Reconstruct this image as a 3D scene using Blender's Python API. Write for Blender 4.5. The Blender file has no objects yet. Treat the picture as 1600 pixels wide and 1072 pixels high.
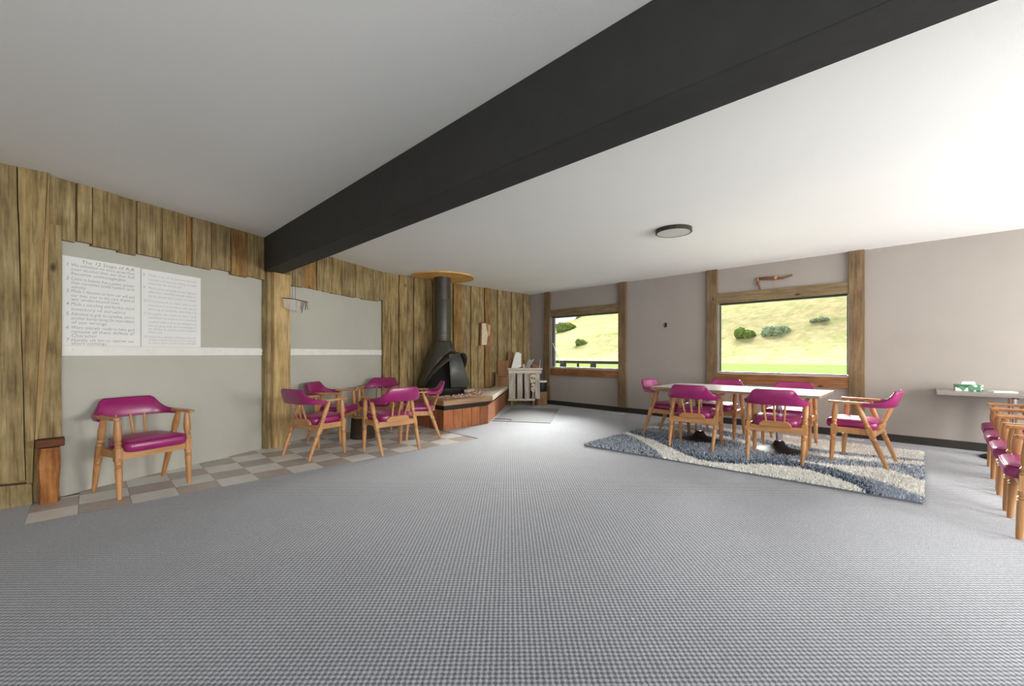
import bpy, bmesh, math, random
from mathutils import Vector, Matrix
random.seed(7)
R = math.radians
scn = bpy.context.scene
COL = scn.collection

# ------------------------------------------------------------------ camera
TH = 0.77854
cd = bpy.data.cameras.new('camera'); cam = bpy.data.objects.new('camera', cd); COL.objects.link(cam)
cd.sensor_width = 36.0; cd.lens = 650.6/1600*36.0
cd.shift_y = (553.27-536.0)/1600; cd.clip_start = .05; cd.clip_end = 800
cam.location = (0, 0, 1.21); cam.rotation_euler = (R(90), 0, TH)
scn.camera = cam

# ------------------------------------------------------------------ world, lights, exposure
W = bpy.data.worlds.new('overcast_sky'); scn.world = W; W.use_nodes = True
bg = W.node_tree.nodes['Background']; bg.inputs[0].default_value = (.93, .965, 1, 1); bg.inputs[1].default_value = 1.2
vs = scn.view_settings
vs.view_transform = 'Standard'; vs.look = 'None'; vs.gamma = 1; vs.use_curve_mapping = False; vs.exposure = 0.75

def area(name, loc, rot, sx, sy, power, color=(1, 1, 1)):
    l = bpy.data.lights.new(name, 'AREA'); l.shape = 'RECTANGLE'; l.size = sx; l.size_y = sy
    l.energy = power; l.color = color
    o = bpy.data.objects.new(name, l); COL.objects.link(o); o.location = loc; o.rotation_euler = rot
    return o
sl = bpy.data.lights.new('hazy_sun_offscreen', 'SUN'); sl.energy = 24.0; sl.angle = R(38); sl.color = (1, .98, .95)
so = bpy.data.objects.new('hazy_sun_offscreen', sl); COL.objects.link(so); so.location = (0, 20, 15)
so.rotation_euler = Vector((.33, -.77, -.50)).to_track_quat('-Z', 'Y').to_euler()
XR, YB, YR, H = 3.3, 7.786, -3.4, 2.70       # right wall, back wall, rear wall, ceiling
RWIN = [(-1.6, .6), (2.9, 4.9), (5.3, 7.3)]  # windows in the right wall (y ranges), z .55..2.2
# daylight arrives from the right: the side table's shadow on the back wall falls to the left, and the ceiling on the
# near side of the beam, which the back windows cannot reach, is lit too; all three windows are equally bright
for a, b in RWIN:
    area('window_right_offscreen', (XR+.22, (a+b)/2, 1.3), (0, R(90), 0), 1.4, b-a-.1, 100*(b-a-.1)/1.9, (1, .985, .96))
ADDED_REAR_OPENINGS = [(-1.4, .6), (.9, 2.9)]  # unseen openings added in the rear wall to brighten the near ceiling

# ------------------------------------------------------------------ materials
def lin(r, g, b):
    f = lambda c: (c/255/12.92 if c/255 <= .04045 else ((c/255+.055)/1.055)**2.4)
    return (f(r), f(g), f(b), 1)
class NT:
    def __init__(s, name):
        s.m = bpy.data.materials.new(name); s.m.use_nodes = True; s.t = s.m.node_tree
        s.b = s.t.nodes['Principled BSDF']
    def n(s, typ, **kw):
        x = s.t.nodes.new(typ)
        for k, v in kw.items(): setattr(x, k, v)
        return x
    def l(s, a, b): s.t.links.new(a, b)
    def coord(s, scale=(1, 1, 1), rnd=False, kind='Object', rot=(0, 0, 0)):
        tc = s.n('ShaderNodeTexCoord'); mp = s.n('ShaderNodeMapping')
        mp.inputs['Scale'].default_value = scale; mp.inputs['Rotation'].default_value = rot
        s.l(tc.outputs[kind], mp.inputs['Vector'])
        if rnd:
            oi = s.n('ShaderNodeObjectInfo'); mu = s.n('ShaderNodeMath', operation='MULTIPLY'); mu.inputs[1].default_value = 37.0
            s.l(oi.outputs['Random'], mu.inputs[0]); cb = s.n('ShaderNodeCombineXYZ')
            for i in range(3): s.l(mu.outputs[0], cb.inputs[i])
            s.l(cb.outputs[0], mp.inputs['Location'])
        return mp.outputs[0]
    def noise(s, v, scale, detail=4, rough=.55):
        x = s.n('ShaderNodeTexNoise'); x.inputs['Scale'].default_value = scale
        x.inputs['Detail'].default_value = detail; x.inputs['Roughness'].default_value = rough
        s.l(v, x.inputs['Vector']); return x.outputs['Fac']
    def ramp(s, f, stops):
        x = s.n('ShaderNodeValToRGB'); e = x.color_ramp.elements
        while len(e) < len(stops): e.new(.5)
        for i, (p, c) in enumerate(stops): e[i].position = p; e[i].color = c
        s.l(f, x.inputs[0]); return x.outputs[0]
    def mix(s, f, a, b, mode='MIX'):
        x = s.n('ShaderNodeMix', data_type='RGBA', blend_type=mode)
        for sock, v in ((x.inputs[0], f), (x.inputs[6], a), (x.inputs[7], b)):
            if hasattr(v, 'is_linked'): s.l(v, sock)
            else: sock.default_value = v
        return x.outputs[2]
    def bump(s, hgt, strength, dist=.01):
        x = s.n('ShaderNodeBump'); x.inputs['Strength'].default_value = strength; x.inputs['Distance'].default_value = dist
        s.l(hgt, x.inputs['Height']); s.l(x.outputs[0], s.b.inputs['Normal'])
    def fin(s, col=None, rough=.6, metal=0, spec=.5):
        if col is not None:
            if hasattr(col, 'is_linked'): s.l(col, s.b.inputs['Base Color'])
            else: s.b.inputs['Base Color'].default_value = col
        s.b.inputs['Roughness'].default_value = rough; s.b.inputs['Metallic'].default_value = metal
        s.b.inputs['Specular IOR Level'].default_value = spec
        return s.m
def K(*c): return lin(*c)
def plain(name, rgb, rough=.6, metal=0, var=.06, scale=12, bump=0, spec=.5):
    t = NT(name); v = t.coord(); f = t.noise(v, scale, 5)
    c = K(*rgb); lo = tuple(x*(1-var*1.6) for x in c[:3])+(1,); hi = tuple(min(1, x*(1+var*1.6)) for x in c[:3])+(1,)
    col = t.ramp(f, [(.3, lo), (.7, hi)])
    if bump: t.bump(t.noise(v, scale*6, 3), bump)
    return t.fin(col, rough, metal, spec)
def wood(name, dark, mid, light, axis='Z', rough=.75, grain=9, blotch=1.0, bump=.25, knots=True, spec=.3, tint=.5):
    t = NT(name); st = .12; sc = {'X': (st, 1, 1), 'Y': (1, st, 1), 'Z': (1, 1, st)}[axis]
    v = t.coord(sc, rnd=True); v2 = t.coord((1, 1, 1), rnd=True)
    g = t.noise(v, grain*3.2, 8, .62); big = t.noise(v2, 2.2*blotch, 4, .6)
    c = t.ramp(g, [(.28, K(*dark)), (.5, K(*mid)), (.74, K(*light))])
    c2 = t.ramp(big, [(.3, K(*dark)), (.55, K(*mid)), (.75, K(*light))])
    c = t.mix(.42, c, c2)
    fs_ = {'X': (.03, 1, 1), 'Y': (1, .03, 1), 'Z': (1, 1, .03)}[axis]
    fg = t.noise(t.coord(fs_, rnd=True), 75, 6, .7)
    c = t.mix(.75 if knots else .35, c, t.ramp(fg, [(.34, (.45, .43, .4, 1)), (.5, (1, 1, 1, 1)), (.7, (1.12, 1.12, 1.1, 1))]), 'MULTIPLY')
    if knots:
        vo = t.n('ShaderNodeTexVoronoi'); vo.inputs['Scale'].default_value = 3.3
        t.l(t.coord({'X': (.5, 1, 1), 'Y': (1, .5, 1), 'Z': (1, 1, .5)}[axis], rnd=True), vo.inputs['Vector'])
        kf = t.ramp(vo.outputs['Distance'], [(.03, (.85, .85, .85, 1)), (.085, (0, 0, 0, 1))])
        c = t.mix(kf, c, tuple(x*.35 for x in K(*dark)[:3])+(1,))
    oi = t.n('ShaderNodeObjectInfo')
    tn = t.ramp(oi.outputs['Random'], [(0, (1-tint*.55, 1-tint*.58, 1-tint*.6, 1)), (.5, (1, 1, 1, 1)), (1, (1+tint*.12, 1+tint*.02, 1-tint*.2, 1))])
    c = t.mix(1.0, c, tn, 'MULTIPLY')
    t.bump(g, bump, .006)
    return t.fin(c, rough, 0, spec)

M = {}
M['barn'] = wood('weathered_barn_wood', (84, 68, 44), (152, 132, 92), (200, 181, 139), 'Z', .85, 7, 1.2, .7, tint=.4)
M['barn_warm'] = wood('warm_barn_wood', (92, 64, 34), (158, 122, 74), (196, 162, 108), 'Z', .8, 7, 1.4, .5)
M['barn_far'] = M['barn']
M['post'] = wood('pale_post_timber', (140, 112, 70), (196, 168, 118), (222, 200, 156), 'Z', .8, 7, 1.2, .5, tint=.1)
M['barn_gap'] = M['barn']
M['live_edge'] = wood('pale_live_edge', (140, 112, 70), (178, 150, 104), (200, 176, 130), 'Z', .8, 8, 1, .3, False)
M['chopped'] = wood('chopped_red_wood', (92, 52, 24), (160, 104, 58), (204, 150, 96), 'Z', .8, 8, 3, .6, False, tint=.2)
M['redblock'] = wood('dark_red_wood', (56, 30, 18), (92, 52, 30), (118, 72, 44), 'Y', .7, 8, 2, .3, False, tint=.2)
M['trim_wood'] = wood('window_trim_wood', (88, 72, 52), (124, 104, 78), (152, 130, 100), 'Z', .75, 8, 1, .25, tint=.3)
M['trim_wood_h'] = wood('window_trim_wood_flat', (92, 78, 56), (132, 114, 84), (158, 138, 104), 'X', .75, 8, 1, .25, tint=.15)
M['sill_wood'] = wood('window_sill_wood', (96, 62, 36), (142, 98, 62), (168, 124, 84), 'X', .7, 8, 1, .25, tint=.15)
M['chair_wood'] = wood('honey_oak', (158, 106, 62), (194, 142, 92), (216, 168, 118), 'Z', .38, 6, 1, .06, False, .5, .12)
M['chair_wood_h'] = wood('honey_oak_rail', (158, 106, 62), (194, 142, 92), (216, 168, 118), 'X', .38, 6, 1, .06, False, .5, .12)
M['cedar'] = wood('cedar_plank', (124, 70, 40), (172, 106, 66), (200, 140, 96), 'Z', .6, 7, 1.2, .3, True, .4, .6)
M['cedar_slab'] = wood('hearth_slab_wood', (118, 84, 58), (160, 122, 90), (186, 154, 122), 'Y', .6, 7, 1, .25, False, .4, .2)
M['pale_slab'] = wood('pale_hearth_slab', (150, 136, 120), (184, 172, 156), (206, 196, 182), 'Y', .7, 7, 1, .25, False, .4, .1)
M['disc_wood'] = wood('ceiling_disc_wood', (190, 138, 70), (232, 180, 104), (244, 200, 128), 'X', .6, 7, 1, .1, False, .3, .1)
M['grey_wood'] = wood('silver_barn_wood', (146, 138, 130), (194, 188, 180), (226, 222, 216), 'Z', .85, 8, 1.2, .4, True, .3, .25)
M['stand_wood'] = wood('pale_stand_wood', (172, 162, 148), (212, 204, 192), (232, 226, 216), 'X', .8, 8, 1, .3, False, .3, .2)
M['crate_wood'] = wood('brown_crate_wood', (104, 72, 48), (148, 110, 78), (178, 138, 104), 'Z', .75, 7, 1, .3, False, .3, .4)
M['log_bark'] = plain('log_bark', (62, 48, 36), .95, var=.25, scale=18, bump=.8)
M['log_cut'] = wood('log_cut_face', (124, 92, 62), (172, 138, 102), (200, 172, 138), 'Z', .8, 10, 2, .2, False, .3, .2)
M['log_peeled'] = wood('peeled_log', (104, 74, 52), (150, 116, 88), (178, 146, 116), 'Z', .8, 8, 2, .35, True, .3, .1)
M['panel'] = plain('grey_wall_panel', (180, 179, 168), .6, var=.03, scale=1.5)
M['wall'] = plain('taupe_wall_paint', (160, 153, 146), .75, var=.02, scale=2, bump=.05)
M['white'] = plain('white_paint', (226, 226, 220), .5, var=.03)
M['paper'] = plain('white_poster_paper', (228, 229, 226), .7, var=.015, scale=3)
M['ink'] = plain('pencil_ink', (112, 114, 116), .8)
M['ink_faint'] = plain('faint_pencil_ink', (158, 159, 158), .8)
M['beam'] = plain('charcoal_beam_paint', (44, 44, 42), .75, var=.08, scale=6, bump=.12)
M['black'] = plain('black_steel', (36, 36, 34), .55, .3, var=.1)
M['pipe'] = plain('black_flue_steel', (72, 69, 60), .42, .3, var=.16, scale=5)
M['soot'] = plain('soot_black', (14, 13, 12), .95)
M['basebd'] = plain('black_baseboard_vinyl', (44, 42, 38), .6)
M['alum'] = plain('aluminium_frame', (190, 192, 194), .4, .6)
M['dkframe'] = plain('dark_window_gasket', (40, 42, 44), .5)
M['stile'] = plain('grey_sash', (128, 132, 136), .45, .3)
M['chrome'] = plain('chrome', (200, 202, 206), .12, 1, var=.01)
M['iron'] = plain('black_cast_iron', (26, 26, 26), .6, .1, var=.1)
M['laminate'] = plain('white_laminate', (240, 240, 238), .1, var=.01, spec=.9)
M['edgeband'] = plain('table_edge_band', (142, 124, 104), .5)
M['greylam'] = plain('grey_laminate', (146, 138, 132), .35, var=.03)
M['diffuser'] = plain('lamp_diffuser', (216, 216, 210), .4, var=.01)
M['lampring'] = plain('bronze_lamp_ring', (58, 54, 48), .4, .4)
M['deck'] = plain('grey_deck_rail', (46, 46, 44), .9, spec=.05)
M['mat_grey'] = plain('grey_door_mat', (118, 119, 121), .95, var=.06, scale=60, bump=.3)
M['cloth'] = plain('white_gauze', (224, 222, 218), .9)
M['twig'] = plain('dark_twig', (64, 50, 38), .9)
M['rawhide'] = plain('rawhide_cord', (200, 150, 110), .8)
M['driftwood'] = wood('brown_driftwood', (84, 56, 40), (124, 88, 66), (150, 114, 90), 'X', .8, 9, 2, .3, False)
M['lava'] = plain('pink_lava_rock', (170, 128, 110), .95, var=.35, scale=9)
M['pot'] = plain('dusty_grey_pot', (150, 152, 150), .6)
M['plastic_white'] = plain('white_plastic', (224, 224, 222), .35)
M['soap'] = plain('pink_bottle', (214, 168, 148), .4)
M['grout'] = plain('grey_subfloor', (120, 116, 112), .9)
M['cord_black'] = plain('black_cord', (24, 24, 24), .6)
M['carved'] = plain('carved_pale_wood', (206, 190, 164), .8, var=.12, scale=20)

# magenta vinyl
t = NT('magenta_vinyl'); v = t.coord(); f = t.noise(v, 7, 3)
c = t.ramp(f, [(.3, K(134, 20, 88)), (.7, K(160, 34, 110))])
t.bump(t.noise(v, 320, 2), .06, .002); M['vinyl'] = t.fin(c, .3, 0, .8)
M['piping'] = plain('dark_magenta_piping', (110, 16, 72), .4)

# carpet: little loops in a checker
t = NT('loop_carpet'); v = t.coord()
cs = .0158; k = math.pi/cs
wn = t.n('ShaderNodeTexNoise'); wn.inputs['Scale'].default_value = 55; wn.inputs['Detail'].default_value = 2; t.l(v, wn.inputs['Vector'])
wm = t.n('ShaderNodeVectorMath', operation='MULTIPLY_ADD'); wm.inputs[1].default_value = (.009, .009, 0); t.l(wn.outputs['Color'], wm.inputs[0]); t.l(v, wm.inputs[2])
sep = t.n('ShaderNodeSeparateXYZ'); t.l(wm.outputs[0], sep.inputs[0])
def wv(o, kk):
    a = t.n('ShaderNodeMath', operation='MULTIPLY'); a.inputs[1].default_value = kk; t.l(o, a.inputs[0])
    b = t.n('ShaderNodeMath', operation='SINE'); t.l(a.outputs[0], b.inputs[0]); return b.outputs[0]
sx, sy = wv(sep.outputs[0], k), wv(sep.outputs[1], k)
pm = t.n('ShaderNodeMath', operation='MULTIPLY'); t.l(sx, pm.inputs[0]); t.l(sy, pm.inputs[1])
ad = t.n('ShaderNodeMath', operation='MULTIPLY_ADD'); t.l(pm.outputs[0], ad.inputs[0]); ad.inputs[1].default_value = .5; ad.inputs[2].default_value = .5
nz = t.noise(v, 190, 2); n2 = t.noise(v, 1.1, 5, .6); n3 = t.noise(v, 9, 4, .7)
mm = t.n('ShaderNodeMath', operation='MULTIPLY_ADD'); t.l(nz, mm.inputs[0]); mm.inputs[1].default_value = .5; t.l(ad.outputs[0], mm.inputs[2])
c = t.ramp(mm.outputs[0], [(.5, K(70, 73, 79)), (.82, K(128, 131, 139)), (1.0, K(156, 159, 168))])
st_ = t.ramp(n2, [(.3, (.84, .84, .84, 1)), (.62, (1, 1, 1, 1))]); c = t.mix(1.0, c, st_, 'MULTIPLY')
s3 = t.ramp(n3, [(.24, (.72, .72, .72, 1)), (.34, (1, 1, 1, 1))]); c = t.mix(.6, c, s3, 'MULTIPLY')
t.bump(mm.outputs[0], .4, .005)
t.b.inputs['Sheen Weight'].default_value = .4; t.b.inputs['Sheen Roughness'].default_value = .5
M['carpet'] = t.fin(c, .95, 0, .1)

# popcorn ceiling
t = NT('stipple_ceiling'); v = t.coord(); n1 = t.noise(v, 150, 4, .75)
c = t.ramp(t.noise(v, .7, 3), [(.3, K(245, 246, 242)), (.7, K(249, 249, 246))])
t.bump(n1, .32, .008); M['ceil'] = t.fin(c, .9, 0, .2)

# tiles
def tile_mat(name, a, b):
    t = NT(name); v = t.coord((1, 1, 1), rnd=True); f = t.noise(v, 7, 6, .65)
    return t.fin(t.ramp(f, [(.3, K(*a)), (.7, K(*b))]), .38, 0, .5)
M['tile_l'] = tile_mat('pale_vinyl_tile', (214, 213, 207), (232, 231, 227))
M['tile_d'] = tile_mat('mauve_vinyl_tile', (170, 161, 156), (190, 181, 176))

# glass
t = NT('window_glass'); nt = t.t; out = nt.nodes['Material Output']; nt.nodes.remove(t.b)
tr = t.n('ShaderNodeBsdfTransparent'); gl = t.n('ShaderNodeBsdfGlossy'); gl.inputs['Roughness'].default_value = .02
fr = t.n('ShaderNodeFresnel'); fr.inputs['IOR'].default_value = 1.45; ms = t.n('ShaderNodeMixShader')
tr.inputs[0].default_value = (.97, .985, .975, 1)
t.l(fr.outputs[0], ms.inputs[0]); t.l(tr.outputs[0], ms.inputs[1]); t.l(gl.outputs[0], ms.inputs[2]); t.l(ms.outputs[0], out.inputs[0])
M['glass'] = t.m
# spark screen: fine wire mesh
t = NT('spark_screen_mesh'); t.fin(K(112, 114, 112), .5, .5); t.b.inputs['Alpha'].default_value = .72; M['screen'] = t.m
t = NT('thin_gauze'); t.fin(K(226, 224, 220), .9); t.b.inputs['Alpha'].default_value = .38; M['gauze'] = t.m

# outdoors
t = NT('hillside_grass'); v = t.coord(); n1 = t.noise(v, .06, 8, .7); n2 = t.noise(v, .45, 8, .75)
c = t.ramp(n1, [(.36, K(98, 108, 64)), (.46, K(130, 128, 88)), (.56, K(150, 136, 106)), (.66, K(112, 118, 72))])
c = t.mix(.5, c, t.ramp(n2, [(.38, K(84, 94, 56)), (.62, K(152, 144, 112))])); M['hill'] = t.fin(c, 1.0, 0, 0)
t = NT('mown_lawn'); v = t.coord(); c = t.ramp(t.noise(v, .4, 6, .7), [(.35, K(84, 98, 56)), (.65, K(100, 114, 66))]); M['lawn'] = t.fin(c, 1.0, 0, 0)
t = NT('bush_leaves'); v = t.coord(); c = t.ramp(t.noise(v, 1.6, 5, .7), [(.35, K(76, 96, 48)), (.65, K(122, 136, 76))]); M['bush'] = t.fin(c, 1.0, 0, 0)
t = NT('blue_bush_leaves'); v = t.coord(); c = t.ramp(t.noise(v, 1.6, 5, .7), [(.35, K(108, 124, 100)), (.65, K(142, 152, 124))]); M['bush_b'] = t.fin(c, 1.0, 0, 0)
t = NT('dark_conifer'); v = t.coord(); c = t.ramp(t.noise(v, 1.2, 5, .7), [(.35, K(60, 74, 60)), (.65, K(104, 116, 98))]); M['conifer'] = t.fin(c, 1.0, 0, 0)

# ------------------------------------------------------------------ mesh builder
class MB:
    def __init__(s): s.v = []; s.f = []
    def add(s, vs, fs):
        o = len(s.v); s.v += [tuple(p) for p in vs]; s.f += [tuple(i+o for i in f) for f in fs]; return s
    def box(s, c, d, rz=0, m=None):
        x, y, z = (k/2 for k in d); pts = []
        for a in (-1, 1):
            for b in (-1, 1):
                for e in (-1, 1): pts.append(Vector((a*x, b*y, e*z)))
        if rz: rm = Matrix.Rotation(rz, 3, 'Z'); pts = [rm @ p for p in pts]
        if m is not None: pts = [m @ p for p in pts]
        pts = [p+Vector(c) for p in pts]
        return s.add(pts, [(0, 1, 3, 2), (4, 6, 7, 5), (0, 4, 5, 1), (2, 3, 7, 6), (0, 2, 6, 4), (1, 5, 7, 3)])
    def prism(s, poly, a, b, fn=None):
        """poly of (p,q); extruded from a to b along r; fn maps (p,q,r) to xyz"""
        fn = fn or (lambda p, q, r: (p, q, r)); n = len(poly)
        vs = [fn(p, q, a) for p, q in poly]+[fn(p, q, b) for p, q in poly]
        fs = [tuple(range(n))[::-1], tuple(range(n, 2*n))]+[(i, (i+1) % n, n+(i+1) % n, n+i) for i in range(n)]
        return s.add(vs, fs)
    def tube(s, path, rad, seg=10, cap=True):
        path = [Vector(p) for p in path]; n = len(path)
        rad = rad if isinstance(rad, (list, tuple)) else [rad]*n
        vs = []; up = None
        for i, p in enumerate(path):
            d = (path[min(i+1, n-1)]-path[max(i-1, 0)]).normalized()
            if up is None: up = Vector((0, 0, 1)) if abs(d.z) < .9 else Vector((1, 0, 0))
            a = d.cross(up).normalized(); b = a.cross(d).normalized(); up = b
            for k in range(seg):
                w = 2*math.pi*k/seg; vs.append(p+(a*math.cos(w)+b*math.sin(w))*rad[i])
        fs = [(i*seg+k, i*seg+(k+1) % seg, (i+1)*seg+(k+1) % seg, (i+1)*seg+k) for i in range(n-1) for k in range(seg)]
        if cap: fs += [tuple(range(seg))[::-1], tuple(range((n-1)*seg, n*seg))]
        return s.add(vs, fs)
    def lathe(s, prof, seg=16, c=(0, 0, 0), cap=True):
        vs = []; n = len(prof)
        for z, r in prof:
            for k in range(seg):
                w = 2*math.pi*k/seg; vs.append((c[0]+r*math.cos(w), c[1]+r*math.sin(w), c[2]+z))
        fs = [(i*seg+k, i*seg+(k+1) % seg, (i+1)*seg+(k+1) % seg, (i+1)*seg+k) for i in range(n-1) for k in range(seg)]
        if cap: fs += [tuple(range(seg))[::-1], tuple(range((n-1)*seg, n*seg))]
        return s.add(vs, fs)
    def build(s, name, mat, parent=None, smooth=False, bevel=0):
        me = bpy.data.meshes.new(name); me.from_pydata(s.v, [], s.f)
        bm = bmesh.new(); bm.from_mesh(me); bmesh.ops.recalc_face_normals(bm, faces=bm.faces)
        if bevel:
            bmesh.ops.bevel(bm, geom=[e for e in bm.edges if len(e.link_faces) == 2 and e.calc_face_angle(0) > .6], offset=bevel, segments=2, affect='EDGES', profile=.5)
        bm.to_mesh(me); bm.free()
        if smooth:
            for p in me.polygons: p.use_smooth = True
            try: me.set_sharp_from_angle(angle=R(42))
            except Exception: pass
        me.materials.append(M[mat] if isinstance(mat, str) else mat)
        o = bpy.data.objects.new(name, me); COL.objects.link(o)
        if parent: o.parent = parent
        return o
def tag(o, label=None, cat=None, group=None, kind=None):
    if label: o['label'] = label
    if cat: o['category'] = cat
    if group: o['group'] = group
    if kind: o['kind'] = kind
    return o
def empty(name, loc=(0, 0, 0), rz=0):
    o = bpy.data.objects.new(name, None); COL.objects.link(o); o.location = loc; o.rotation_euler = (0, 0, rz)
    o.empty_display_size = .1; return o
def copy_tree(o, parent=None):
    c = o.copy(); COL.objects.link(c); c.parent = parent
    for ch in list(o.children): copy_tree(ch, c)
    return c
def face(fx, fy): return math.atan2(-fx, fy)   # local +y turned to (fx, fy)

# ------------------------------------------------------------------ geometry of the room
A = Vector((-5.232, -.174)); Bp = Vector((-6.031, 1.569)); DV = (Bp-A).normalized(); NV = Vector((DV.y, -DV.x))  # NV faces the room
TEND = 4.31                                                   # length of the angled wall
XL = -7.05                                                    # far left wall
XN = -5.19                                                    # near left wall (behind its boards)
def ang(t, off, z): p = A+DV*t+NV*off; return (p.x, p.y, z)
E0 = A-DV*.15-NV*.03; E1 = A+DV*TEND-NV*.03
TX, TY0, TY1, TS = -4.5415, -.33, 3.915, .3047                 # tiled strip

# floor
f = MB()
f.prism([(XN-.2, YR), (XR, YR), (XR, YB), (XL, YB), (XL, TY1), (TX, TY1), (TX, TY0), (XN-.2, TY0)], -.03, 0)
floor = tag(f.build('floor', 'carpet'), 'grey looped carpet floor', kind='structure')
sb_ = MB(); sb_.prism([(TX+.01, TY0-.01), (TX+.01, TY1+.01), (XL-.1, TY1+.01), (XL-.1, TY0-.01)], -.03, -.012)
sb_.build('subfloor', 'grout', floor)
def clip(poly, p0, n):
    out = []
    for i in range(len(poly)):
        a = Vector(poly[i]); b = Vector(poly[(i+1) % len(poly)]); da = (a-p0).dot(n); db = (b-p0).dot(n)
        if da >= 0: out.append((a.x, a.y))
        if da*db < 0: q = a+(b-a)*(da/(da-db)); out.append((q.x, q.y))
    return out
y0 = -.0637
for j in range(9):
    for kk in range(-1, 14):
        xa, xb = TX-j*TS, TX-(j+1)*TS; ya, yb = max(y0+kk*TS, TY0), min(y0+(kk+1)*TS, TY1)
        if yb-ya < .03: continue
        xb = max(xb, XL+.0); g = .0012
        if xa-xb < .03: continue
        poly = [(xa-g, ya+g), (xa-g, yb-g), (xb+g, yb-g), (xb+g, ya+g)]
        poly = clip(poly, A-NV*.028, NV)
        poly = clip(poly, Vector((XN+.0, 0)), Vector((1, 0))) if ya < -.17 else poly
        if len(poly) < 3: continue
        area_ = abs(sum(poly[i][0]*poly[(i+1) % len(poly)][1]-poly[(i+1) % len(poly)][0]*poly[i][1] for i in range(len(poly))))/2
        if area_ < .0015: continue
        MB().prism(poly, -.012, -.0035).build('tile', 'tile_d' if (j+kk) % 2 == 0 else 'tile_l', floor)
# metal-less dark carpet edge strip
ceiling = tag(MB().prism([(XN-.2, YR-.15), (XR+.15, YR-.15), (XR+.15, YB+.15), (XL-.15, YB+.15), (XL-.15, E1.y), (E0.x-.15, E0.y-.1), (XN-.2, E0.y-.1)], H, H+.12).build('ceiling', 'ceil'), 'white stippled ceiling', kind='structure')

# walls
wall_near = tag(MB().box((XN-.07, (YR-.30)/2, H/2), (.14, -.30-YR, H)).build('wall_left_near', 'barn_gap'), 'backing of the near board wall', kind='structure')
w = MB(); w.prism([tuple(E0), tuple(E1), tuple(E1-NV*.14), tuple(E0-NV*.14)], -.012, H)
wall_ang = tag(w.build('wall_left_angled', 'panel'), 'angled wall with grey panels', kind='structure')
wall_far = tag(MB().box((XL-.07, (E1.y+YB)/2, H/2), (.14, YB-E1.y, H)).build('wall_left_far', 'barn_gap'), 'backing of the far board wall', kind='structure')

def wall_with_holes(name, fn, length0, length1, holes, mat='wall'):
    """fn(s, r, z): s along, r through thickness 0...14"""
    m = MB(); hs = sorted(holes); s0 = length0
    def blk(a, b, z0, z1):
        m.add([fn(p, r, z) for p in (a, b) for r in (0, .14) for z in (z0, z1)], [(0, 1, 3, 2), (4, 6, 7, 5), (0, 4, 5, 1), (2, 3, 7, 6), (0, 2, 6, 4), (1, 5, 7, 3)])
    for a, b, z0, z1 in hs:
        blk(s0, a, 0, H); blk(a, b, 0, z0); blk(a, b, z1, H); s0 = b
    blk(s0, length1, 0, H)
    return tag(m.build(name, mat), kind='structure')
WZ0, WZ1 = .875, 2.095
wb = wall_with_holes('wall_back', lambda s, r, z: (s, YB+r, z), XL, XR, [(-6.362, -4.519, WZ0, WZ1), (-2.571, -.763, WZ0, WZ1)])
wb['label'] = 'taupe painted wall with two windows'
wall_with_holes('wall_right', lambda s, r, z: (XR+r, s, z), YR, YB, [(a, b, .55, 2.25) for a, b in RWIN])
wall_with_holes('wall_rear', lambda s, r, z: (s, YR-r, z), XN-.14, XR, [(a, b, .55, 2.25) for a, b in ADDED_REAR_OPENINGS])
tag(MB().box(((XL+XR)/2, YB-.008, .052), (XR-XL, .016, .104)).build('baseboard_back', 'basebd', bevel=.003), 'black vinyl baseboard', kind='structure')

# boards of the walls: polygon with uneven sides in (s, z)
def board(name, s0, s1, z0, z1, fn, th, mat, parent, wob=.004, s0b=None, s1b=None, base=0.0):
    s0b = s0 if s0b is None else s0b; s1b = s1 if s1b is None else s1b
    n = max(3, int((z1-z0)/.28)+1); L = []; Rr = []
    for i in range(n+1):
        q = i/n; z = z0+(z1-z0)*q
        L.append((s0b+(s0-s0b)*q+random.uniform(0, wob), z)); Rr.append((s1b+(s1-s1b)*q-random.uniform(0, wob), z))
    Rr[0] = (Rr[0][0], z0+random.uniform(-.012, .012)) if z0 > .3 else Rr[0]
    m = MB().prism(L+Rr[::-1], base, base+th, lambda p, q, r: fn(p, r, q))
    return m.build(name, mat, parent)
fA = lambda s, r, z: ang(s, r-.03, z)
# valance boards on the angled wall
VJ = [(-.14, .085, 2.19), (.092, .194, 2.195), (.194, .385, 2.178), (.385, .536, 2.168), (.536, .75, 2.186), (.75, .98, 2.172), (.985, 1.037, 2.165), (1.042, 1.242, 2.165), (1.245, 1.464, 2.185), (1.467, 1.673, 2.152), (1.675, 1.908, 2.172),
      (2.15, 2.328, 2.157), (2.332, 2.522, 2.15), (2.526, 2.766, 2.165), (2.772, 2.901, 2.157), (2.904, 3.055, 2.15), (3.057, 3.271, 2.145), (3.28, 3.578, 2.15), (3.583, 3.749, 2.152), (3.752, 4.03, 2.142), (4.032, 4.205, 2.15), (4.205, 4.33, 2.19)]
for i, (a, b, z) in enumerate(VJ):
    board('valance_board', a+.002, b-.002, z, H, fA, .042+random.choice((0, .006, .014, .022)), 'barn_warm' if i in (6, 13, 9) else 'barn', wall_ang)
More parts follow.
